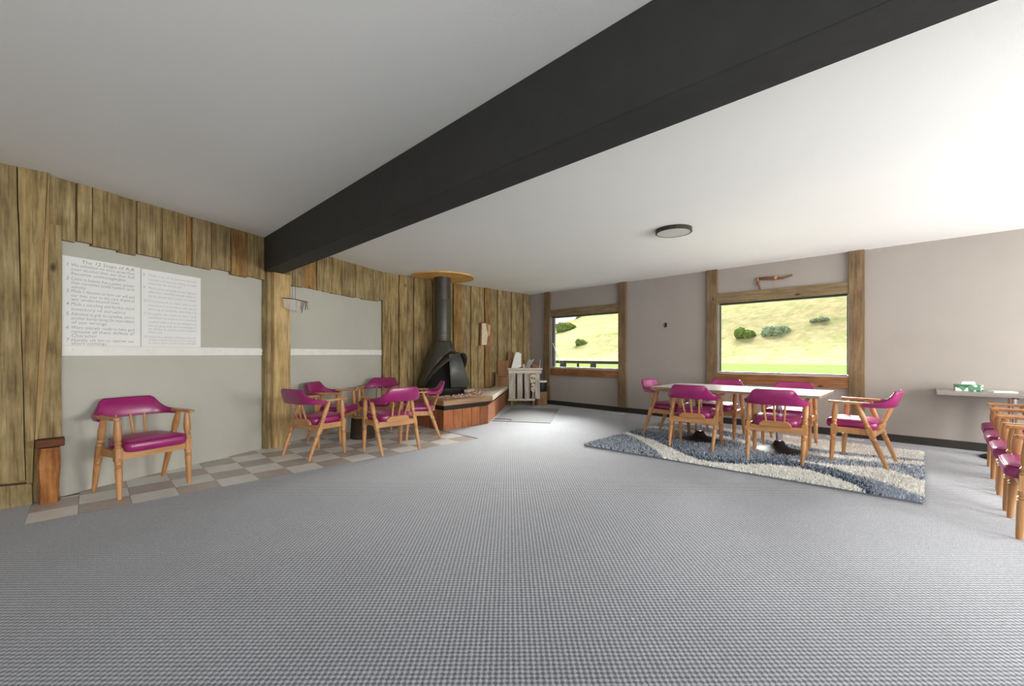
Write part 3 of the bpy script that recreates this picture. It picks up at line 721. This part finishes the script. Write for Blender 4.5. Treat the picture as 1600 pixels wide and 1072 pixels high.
# conical hooded fireplace
fp = empty('cone_fireplace', (-6.60, 4.78, .42)); tag(fp, 'black conical hooded fireplace with stovepipe standing on the hearth', 'fireplace')
def hood_r(z): # z above floor
    P = [(.58, .47), (.80, .42), (1.0, .36), (1.15, .305), (1.28, .25), (1.38, .20), (1.45, .165)]
    return ipl(P, z)
zs = [.58, .64, .7, .76, .82, .88, .94, 1.0, 1.06, 1.12, 1.18, 1.24, 1.3, 1.36, 1.42, 1.46]; NS = 72
PHI = R(8); HALF = R(94)
def arch(ph):
    q = (ph-PHI+math.pi) % (2*math.pi)-math.pi
    if abs(q) >= HALF: return 0
    return .58+.68*math.cos(q/HALF*math.pi/2)**.6
m = MB(); vs = []
for z in zs:
    for k in range(NS):
        ph = 2*math.pi*k/NS; az = arch(ph); zz = z
        if az > z: zz = min(az, 1.46)
        r = hood_r(zz); vs.append((r*math.cos(ph), r*math.sin(ph), zz-.42))
fs = []
for i in range(len(zs)-1):
    for k in range(NS):
        q = (i*NS+k, i*NS+(k+1) % NS, (i+1)*NS+(k+1) % NS, (i+1)*NS+k)
        if len({tuple(round(c, 4) for c in vs[j]) for j in q}) >= 3: fs.append(q)
m.add(vs, fs)
o = m.build('hood', 'pipe', fp, True)
bmx = bmesh.new(); bmx.from_mesh(o.data); bmesh.ops.remove_doubles(bmx, verts=bmx.verts, dist=.0005); bmesh.ops.dissolve_degenerate(bmx, edges=bmx.edges, dist=.0005); bmesh.ops.recalc_face_normals(bmx, faces=bmx.faces); bmx.to_mesh(o.data); bmx.free()
sd = o.modifiers.new('thickness', 'SOLIDIFY'); sd.thickness = .008; sd.offset = -1
# protruding lip round the opening
m = MB(); n = 33; a_, b_, c_ = [], [], []
for i in range(n):
    q = -HALF+2*HALF*i/(n-1); ph = PHI+q; z = max(arch(ph), .58); r = hood_r(z); p = Vector((r*math.cos(ph), r*math.sin(ph), z-.42))
    out = Vector((math.cos(PHI), math.sin(PHI), 0)); ext = .03+.25*max(0, (z-.58)/.68)**1.2
    a_.append(p); b_.append(p+out*ext+Vector((0, 0, -.02*max(0, (z-.58)/.6))))
vs = a_+b_; fs = [(i, i+1, n+i+1, n+i) for i in range(n-1)]
o = m.add(vs, fs).build('hood_lip', 'pipe', fp, True); sd = o.modifiers.new('thickness', 'SOLIDIFY'); sd.thickness = .012
# pipe with collars
m = MB().lathe([(1.40, .165), (1.42, .158), (1.60, .158), (1.605, .163), (1.625, .163), (1.63, .158), (2.25, .158), (2.255, .162), (2.275, .162), (2.28, .156), (2.68, .156)], 28, (0, 0, -.42)).build('stovepipe', 'pipe', fp, True)
# base drum and hearth plate
MB().lathe([(0, .40), (.03, .42), (.08, .47), (.16, .475), (.17, .46), (.165, .42), (.12, .38), (.11, .05)], 36).build('base', 'black', fp, True)
MB().lathe([(.165, .47), (.5, .40), (.85, .18)], 28).build('firebox_lining', 'soot', fp, True).scale = (.72, .96, 1)
m = MB(); vs = []
for i in range(7):
    q = i/6; bow = .05*math.sin(q*math.pi)
    vs += [(.455+bow*.6, -.14+.46*q, .175), (.43+bow*.6, -.17+.27*q, .79)]
o = m.add(vs, [(2*i, 2*i+2, 2*i+3, 2*i+1) for i in range(6)]).build('spark_screen', 'screen', fp, True); sd = o.modifiers.new('thickness', 'SOLIDIFY'); sd.thickness = .004
MB().tube([(.06, -.26, .26), (.14, .2, .27)], [.045, .05], 9).build('log', 'log_cut', fp, True)
MB().box((.47, .28, .10), (.08, .34, .05), rz=.5).build('ash_lip', 'pale_slab', fp, bevel=.006)
# wooden disc round the pipe at the ceiling (cut straight at the wall)
m = MB(); poly = []
cx, cy, rr = -6.62, 4.80, .605
for k in range(48):
    a = 2*math.pi*k/48; poly.append((max(cx+rr*math.cos(a), XL+.058), cy+rr*math.sin(a)))
o = m.prism([(x-cx, y-cy) for x, y in poly], -.02, 0).build('ceiling_disc', 'disc_wood'); o.location = (cx, cy, H-.001)
tag(o, 'round plywood disc on the ceiling where the stovepipe enters', 'disc')

# ------------------------------------------------------------------ log stumps, mat, corner things
def stump(name, x, y, r, h_, label, bark, cut, seed):
    random.seed(seed); o = empty(name, (x, y, 0)); tag(o, label, 'log'); m = MB(); n = 20; ph = [random.uniform(.93, 1.06) for _ in range(n)]
    vs = []; zs_ = [0, h_*.3, h_*.65, h_-.006]
    for i, z in enumerate(zs_):
        for k in range(n): q = r*ph[k]*(1.04-.03*i+random.uniform(-.01, .01)); vs.append((q*math.cos(6.2832*k/n), q*math.sin(6.2832*k/n), z))
    m.add(vs, [(i*n+k, i*n+(k+1) % n, (i+1)*n+(k+1) % n, (i+1)*n+k) for i in range(3) for k in range(n)]+[tuple(range(n))[::-1], tuple(range(3*n, 4*n))]).build('bark', bark, o, True)
    MB().prism([(r*.97*ph[k]*math.cos(6.2832*k/n), r*.97*ph[k]*math.sin(6.2832*k/n)) for k in range(n)], h_-.006, h_).build('cut_face', cut, o)
    return o
o = stump('log_stump', -5.80, 2.79, .165, .30, 'dark barked log stump used as a low table between the magenta chairs', 'log_bark', 'log_cut', 3); o.location.z = -.0035
stump('log_stump', -6.475, 7.545, .148, .315, 'peeled log stump in the corner under the black bucket', 'log_peeled', 'log_cut', 5)
random.seed(11)
bk = empty('bucket', (-6.475, 7.545, .315)); tag(bk, 'black metal bucket with pale lid standing on a log stump', 'bucket')
MB().lathe([(0, .118), (.01, .124), (.225, .138), (.23, .136)], 24).build('body', 'black', bk, True)
MB().lathe([(.228, .146), (.25, .147), (.256, .138), (.266, .136), (.27, .02)], 24).build('lid', 'plastic_white', bk, True)
MB().tube([(-.142, -.01, .19), (-.15, -.04, .11), (-.14, -.06, .06)], .006, 6).build('handle', 'alum', bk, True)
mt = MB().prism([(-.905, -.99), (.0, -.44), (-1.05, 1.15), (-1.98, .62)], 0, .008); o = mt.build('door_mat', 'mat_grey'); o.location = (-4.63-.0, 6.09, 0)
tag(o, 'grey floor mat lying on the carpet beside the hearth', 'mat')
pth = [(-5.66, 5.27, .012), (-5.5, 5.38, .012), (-5.36, 5.42, .012), (-5.28, 5.34, .012), (-5.25, 5.2, .006)]
# smooth the cord a little
def smooth_path(p, it=2):
    p = [Vector(q) for q in p]
    for _ in range(it):
        o_ = [p[0]]
        for a, b in zip(p, p[1:]): o_ += [a.lerp(b, .25), a.lerp(b, .75)]
        p = o_+[p[-1]]
    return p
tag(MB().tube(smooth_path(pth), .004, 6).build('power_cord', 'cord_black', None, True), 'thin black cord curling over the edge of the grey floor mat', 'cord')

# slatted stand across the corner: local x to the camera's right, local y away from the room
FV = Vector((-math.sin(TH), math.cos(TH))); RV = Vector((math.cos(TH), math.sin(TH)))
c0 = FV*9.62+RV*.30
sd_ = empty('barnwood_stand', (c0.x, c0.y, 0), TH); tag(sd_, 'rustic barn wood stand with upright slats across the corner', 'stand')
MB().box((0, .11, .865), (.80, .30, .04)).build('top_board', 'stand_wood', sd_, bevel=.006)
MB().box((0, -.01, .80), (.76, .03, .075)).build('top_rail', 'stand_wood', sd_, bevel=.005)
for x, w_ in ((-.30, .165), (-.115, .13), (.05, .13), (.29, .12)):
    board('slat', x-w_/2, x+w_/2, .175, .84, lambda s, r, z: (s, .006+r, z), .025, 'grey_wood', sd_, .012)
MB().box((-.08, .06, .155), (.62, .22, .04)).build('bottom_board', 'stand_wood', sd_, bevel=.006)
for x, y in ((-.3, .02), (-.3, .19), (.2, .02), (.2, .17)): MB().box((x, y, .0675), (.05, .05, .135)).build('foot', 'crate_wood', sd_, bevel=.004)
for x in (-.33, .2): MB().box((x, .17 if x > 0 else .2, .51), (.05, .04, .67)).build('back_leg', 'stand_wood', sd_)
LS = lambda x, y, z: tuple(Matrix.Rotation(TH, 3, 'Z') @ Vector((x, y, 0))+Vector((c0.x, c0.y, z)))
def on_stand(o, x, y, z, rz=0): o.location = LS(x, y, z); o.rotation_euler = (0, 0, TH+rz); return o
# things on it
wb_ = MB().prism([(-.12, 0), (.035, 0), (.115, .03), (.115, .335), (.06, .365), (-.005, .37), (-.035, .3)], -.035, .035, lambda p, q, r: (p, r, q)).build('sawn_slab', 'white', None, bevel=.006)
tag(on_stand(wb_, -.20, .08, .885), 'white painted sawn timber slab standing upright on the barn wood stand', 'timber')
bt = empty('soap_bottle'); on_stand(bt, -.03, .06, .885); tag(bt, 'small pinkish pump bottle on the barn wood stand', 'bottle')
MB().lathe([(0, .03), (.005, .034), (.07, .034), (.085, .02), (.1, .012)], 14).build('body', 'soap', bt, True)
m = MB().lathe([(.1, .014), (.125, .014), (.13, .005), (.155, .005)], 10); m.box((.012, 0, .158), (.045, .014, .01)); m.build('pump', 'twig', bt)
tl = empty('hand_tool'); on_stand(tl, .085, .17, .885); tag(tl, 'grey scoop with a pale slanted handle leaning on the barn wood stand', 'tool')
MB().prism([(-.07, 0), (.03, 0), (.10, .17), (.04, .2), (-.01, .17)], -.008, .008, lambda p, q, r: (p, r, q)).build('blade', 'pot', tl, bevel=.004)
MB().tube([(0, -.02, .01), (.12, -.02, .2)], .012, 8).build('handle', 'stand_wood', tl, True)
wl = MB(); wl.prism([(-.08, 0), (.12, 0), (.10, .03), (-.01, .075), (-.07, .085)], -.06, .06, lambda p, q, r: (p, r, q)); o = wl.build('firewood_wedge', 'crate_wood', None, bevel=.006)
tag(on_stand(o, .26, .12, .885), 'brown split firewood wedge lying on the barn wood stand', 'firewood')
tag(on_stand(MB().tube([(0, 0, 0), (.02, 0, .2)], .006, 6).build('thin_stick', 'stand_wood', None, True), .335, .02, .885), 'thin pale stick standing at the end of the barn wood stand', 'stick')
# carved hanging ornament on the slats
m = MB(); o = empty('carved_ornament'); on_stand(o, .175, -.045, .26); tag(o, 'pale carved wooden ornament with holes hanging on the stand slats', 'ornament')
MB().prism([(-.05, .28), (.06, .30), (.085, .44), (.03, .50), (-.06, .47)], -.02, .012, lambda p, q, r: (p, r, q)).build('head', 'carved', o, bevel=.006)
MB().prism([(-.045, .12), (.03, .05), (.06, .18), (.045, .27), (-.03, .27)], -.012, .012, lambda p, q, r: (p, r, q)).build('body', 'carved', o, bevel=.006)
for x, z, r in ((-.015, .40, .022), (.04, .385, .02), (-.01, .2, .02), (.02, .13, .016)):   # cut right through
    tgt = [k_ for k_ in o.children if k_.name.startswith('head' if z > .27 else 'body')][0]
    cut = MB().prism([(x+r*math.cos(k_*.6283), z+r*math.sin(k_*.6283)) for k_ in range(10)], -.06, .06, lambda p, q, r_: (p, r_, q)).build('cutter', 'carved', o)
    bo = tgt.modifiers.new('hole', 'BOOLEAN'); bo.operation = 'DIFFERENCE'; bo.object = cut; bo.solver = 'EXACT'
    dg = bpy.context.evaluated_depsgraph_get(); dg.update(); nm_ = bpy.data.meshes.new_from_object(tgt.evaluated_get(dg))
    tgt.modifiers.remove(bo); tgt.data = nm_; cm_ = cut.data; bpy.data.objects.remove(cut); bpy.data.meshes.remove(cm_)
MB().tube([(0, 0, .05), (-.01, 0, -.05), (.01, 0, -.12)], .006, 6).build('strap', 'rawhide', o, True)

# wooden boxes and boards stacked on the floor by the far board wall, behind the hearth
cr = empty('wooden_step_box', (-6.83, 6.60, .48), TH); tag(cr, 'brown wooden step box at the wall end of the hearth', 'box')
for nm, c_, d_ in (('side_panel', (-.135, .0, .16), (.03, .18, .32)), ('side_panel', (.125, 0, .13), (.03, .18, .26)), ('back_panel', (.02, .10, .29), (.25, .02, .58)), ('step', (-.005, -.005, .245), (.228, .17, .03)), ('front_panel', (-.005, -.085, .11), (.228, .02, .22))):
    MB().box(c_, d_).build(nm, 'crate_wood', cr, bevel=.003)
o = MB().box((0, 0, .19), (.12, .04, .38)).build('brown_plank', 'crate_wood', None, bevel=.004); on_stand(o, -.335, .19, .885)
tag(o, 'brown plank upright on the barn wood stand behind the white slab', 'plank')

# plaque on the board wall
pl = empty('wood_plaque', (XL+.06, 6.22, 1.40)); tag(pl, 'rough wooden plaque with a pale side hanging on the far board wall', 'plaque')
MB().prism([(-.17, 0), (.22, 0), (.13, .50), (-.15, .51)], .0, .05, lambda p, q, r: (r, p, q)).build('slab', 'crate_wood', pl, bevel=.006)
MB().prism([(-.15, .01), (.0, .02), (.03, .25), (-.02, .49), (-.135, .49)], .05, .065, lambda p, q, r: (r, p, q)).build('pale_face', 'carved', pl, bevel=.004)
MB().prism([(.03, .20), (.10, .24), (.12, .46), (.02, .47), (.05, .36)], .05, .06, lambda p, q, r: (r, p, q)).build('carving', 'rawhide', pl, bevel=.003)

# ------------------------------------------------------------------ posters
def text_mesh(lines, size, width):
    m = MB()
    for body, x, z, sz in lines:
        cu = bpy.data.curves.new('t', 'FONT'); cu.body = body; cu.size = sz; cu.shear = .12; cu.resolution_u = 2; cu.offset = -.0006; cu.space_character = 1.0
        o = bpy.data.objects.new('t', cu); COL.objects.link(o); dg = bpy.context.evaluated_depsgraph_get(); dg.update()
        me = bpy.data.meshes.new_from_object(o.evaluated_get(dg)); w_ = max((v.co.x for v in me.vertices), default=1)
        k = min(1.25, width/w_) if len(body) > 24 else min(1.05, width/w_)
        k = min(k, (width-x+.03)/w_)
        m.add([(x+v.co.x*k, -.0016, z+v.co.y+v.co.x*k*random.uniform(-.004, .004)) for v in me.vertices], [tuple(p.vertices) for p in me.polygons])
        bpy.data.objects.remove(o); bpy.data.curves.remove(cu); bpy.data.meshes.remove(me)
    return m
def poster(t0, t1, z0, z1, lines, ink, label):
    p = ang(t0, -.016, z0); o = MB().box(((t1-t0)/2, 0, (z1-z0)/2), (t1-t0, .002, z1-z0)).build('poster', 'paper'); o.location = p; o.rotation_euler = (0, 0, math.atan2(DV.y, DV.x))
    tag(o, label, 'poster'); h_ = z1-z0; w_ = t1-t0
    m = text_mesh([(b, x*w_, h_*(1-q), s_) for b, x, q, s_ in lines], .04, w_*.86)
    m.build('lettering', ink, o)['kind'] = 'stuff'
    return o
S = .041
left = [('The 12 Steps of A.A', .22, .062, .046)]
for num, rows in (('1', [('We admitted we were powerless', .108), ('over alcohol that our lives had', .155), ('become unmanageable', .203)]), ('2', [('Came to believe that a power greater', .262), ('than ourselves could restore us to', .308), ('sanity', .355)]), ('3', [('Made a decision to turn our will and', .402), ('our lives over to the care of god as', .45), ('we understood him', .495)]), ('4', [('Made a searching and fearless moral', .548), ('inventory of ourselves', .605)]), ('5', [('Admitted to god, to ourselves, and to', .66), ('another human being the exact nature', .708), ('of our wrongs', .755)]), ('6', [('Were entirely ready to have god', .812), ('remove all these defects of', .86), ('Character', .905)]), ('7', [('Humbly ask him to remove our', .955), ('short comings', .993)])):
    left.append((num, .04, rows[0][1], S))
    for b, q in rows: left.append((b, .1, q, S))
right = []
for num, rows in (('8', [('Made a list of all persons we had', .085), ('harmed and became willing to make', .14), ('amends to them all', .19)]), ('9', [('Made direct amends to such people', .25), ('wherever possible except when to', .30), ('do so would injure them or others', .355)]), ('10', [('Continued to take personal', .42), ('inventory and when we were', .475), ('wrong promptly admitted it', .525)]), ('11', [('Sought through prayer and', .585), ('meditation to improve our conscious', .635), ('contact with god as we understood', .69), ('him praying only for knowledge of', .74), ('his will for us and the power to carry', .785), ('that out', .825)]), ('12', [('Having had a spiritual awakening as the result', .885), ('of these steps we tried to carry this message', .925), ('to others and to practice these principles', .965)])):
    right.append((num, .02, rows[0][1], S*.9))
    for b, q in rows: right.append((b, .1, q, S*.9))
poster(.014, .582, 1.285, 2.06, left, 'ink', 'white handwritten poster headed The 12 Steps, pinned beside the near board wall')
poster(.592, 1.152, 1.285, 2.055, right, 'ink_faint', 'white poster with faint handwriting of steps eight to twelve, beside the titled poster')

# hanging twig mobile beside the post
hp = ang(2.22, .17, 0); hm = empty('twig_mobile', (hp[0], hp[1], 1.80)); hm.rotation_euler = (0, 0, math.atan2(DV.y, DV.x)); tag(hm, 'hanging twig and white gauze mobile beside the timber post', 'mobile')
MB().tube([(-.16, 0, .14), (.0, .005, .15), (.24, 0, .135)], .006, 6).build('crossbar', 'twig', hm, True)
for x in (-.02, .03): MB().tube([(x, 0, .148), (x+.005, 0, .465)], .002, 5).build('cord', 'twig', hm)
m = MB(); nn = 12; vs = []
for i in range(nn+1):
    x = -.17+.28*i/nn; vs += [(x, -.012+.012*math.sin(i*1.9), .135), (x*.9, -.012-.014*math.sin(i*1.9), .02-.03*math.sin(i/nn*3.1))]
m.add(vs, [(2*i, 2*i+2, 2*i+3, 2*i+1) for i in range(nn)]).build('gauze', 'gauze', hm, True)
for i in range(9):
    x = .05+.022*i; l_ = random.uniform(.09, .19); MB().tube([(x, 0, .14), (x+random.uniform(-.02, .03), random.uniform(-.01, .01), .14-l_*.5), (x+random.uniform(-.01, .035), 0, .14-l_)], .0032, 5).build('twig', 'twig', hm, True)
MB().tube([(-.03, -.01, -.005), (.04, -.01, -.008)], .003, 5).build('twig', 'twig', hm)

# ------------------------------------------------------------------ small things on the back wall, ceiling and floor
lm = empty('ceiling_light', (-2.12, 4.90, H)); tag(lm, 'flat round ceiling light with dark rim and white diffuser', 'ceiling light')
MB().lathe([(0, .205), (-.042, .205), (-.045, .2), (-.045, .19), (-.03, .188)], 40, cap=False).build('rim', 'lampring', lm, True)
MB().lathe([(-.03, .191), (-.042, .191), (-.043, .1)], 40).build('diffuser', 'diffuser', lm, True)
da = empty('driftwood_hanging', (-1.72, YB-.03, 2.40)); tag(da, 'brown driftwood stick with a hanging prong on the wall above the window', 'driftwood')
MB().tube([(-.24, 0, .05), (-.1, -.005, .045), (.02, 0, .03), (.12, -.004, .02), (.26, 0, .055)], [.02, .026, .024, .018, .012], 8).build('stick', 'driftwood', da, True)
MB().tube([(-.22, 0, .05), (-.215, -.006, -.03), (-.185, 0, -.125)], [.018, .014, .008], 8).build('prong', 'driftwood', da, True)
MB().tube([(-.23, -.012, .0), (-.235, -.01, -.06)], [.01, .006], 6).build('prong', 'driftwood', da, True)
for x in (-.215, .03, .045): MB().lathe([(-.008, .03), (.008, .03)], 10).build('wrap', 'rawhide', da); w_ = da.children[-1]; w_.rotation_euler = (0, R(90), 0); w_.location = (x, -.001, .04)
MB().tube([(.04, -.02, .02), (.03, -.02, -.06), (.05, -.015, -.11)], .003, 5).build('loose_cord', 'rawhide', da, True)
hk = empty('wall_hook', (-3.52, YB, 1.75)); tag(hk, 'small dark iron hook on the wall between the windows', 'hook')
MB().prism([(-.02, -.02), (.02, -.02), (.022, .05), (.0, .07), (-.022, .05)], -.012, 0, lambda p, q, r: (p, r, q)).build('plate', 'black', hk, bevel=.003)
MB().tube([(0, -.012, .04), (0, -.04, .02), (0, -.05, -.01), (0, -.04, -.03), (0, -.03, -.025)], .008, 6).build('prong', 'black', hk, True)
for x, y, lb in ((-4.49, 7.55, 'white floor register under the window by the corner'), (-.80, 7.62, 'white floor register under the window by the white tables')):
    vr = empty('floor_register', (x, y, 0)); tag(vr, lb, 'vent')
    MB().box((0, 0, .004), (.42, .12, .008)).build('plate', 'white', vr, bevel=.002)
    for i in range(8): MB().box((-.175+.05*i, 0, .0095), (.034, .085, .003)).build('slat', 'alum', vr)
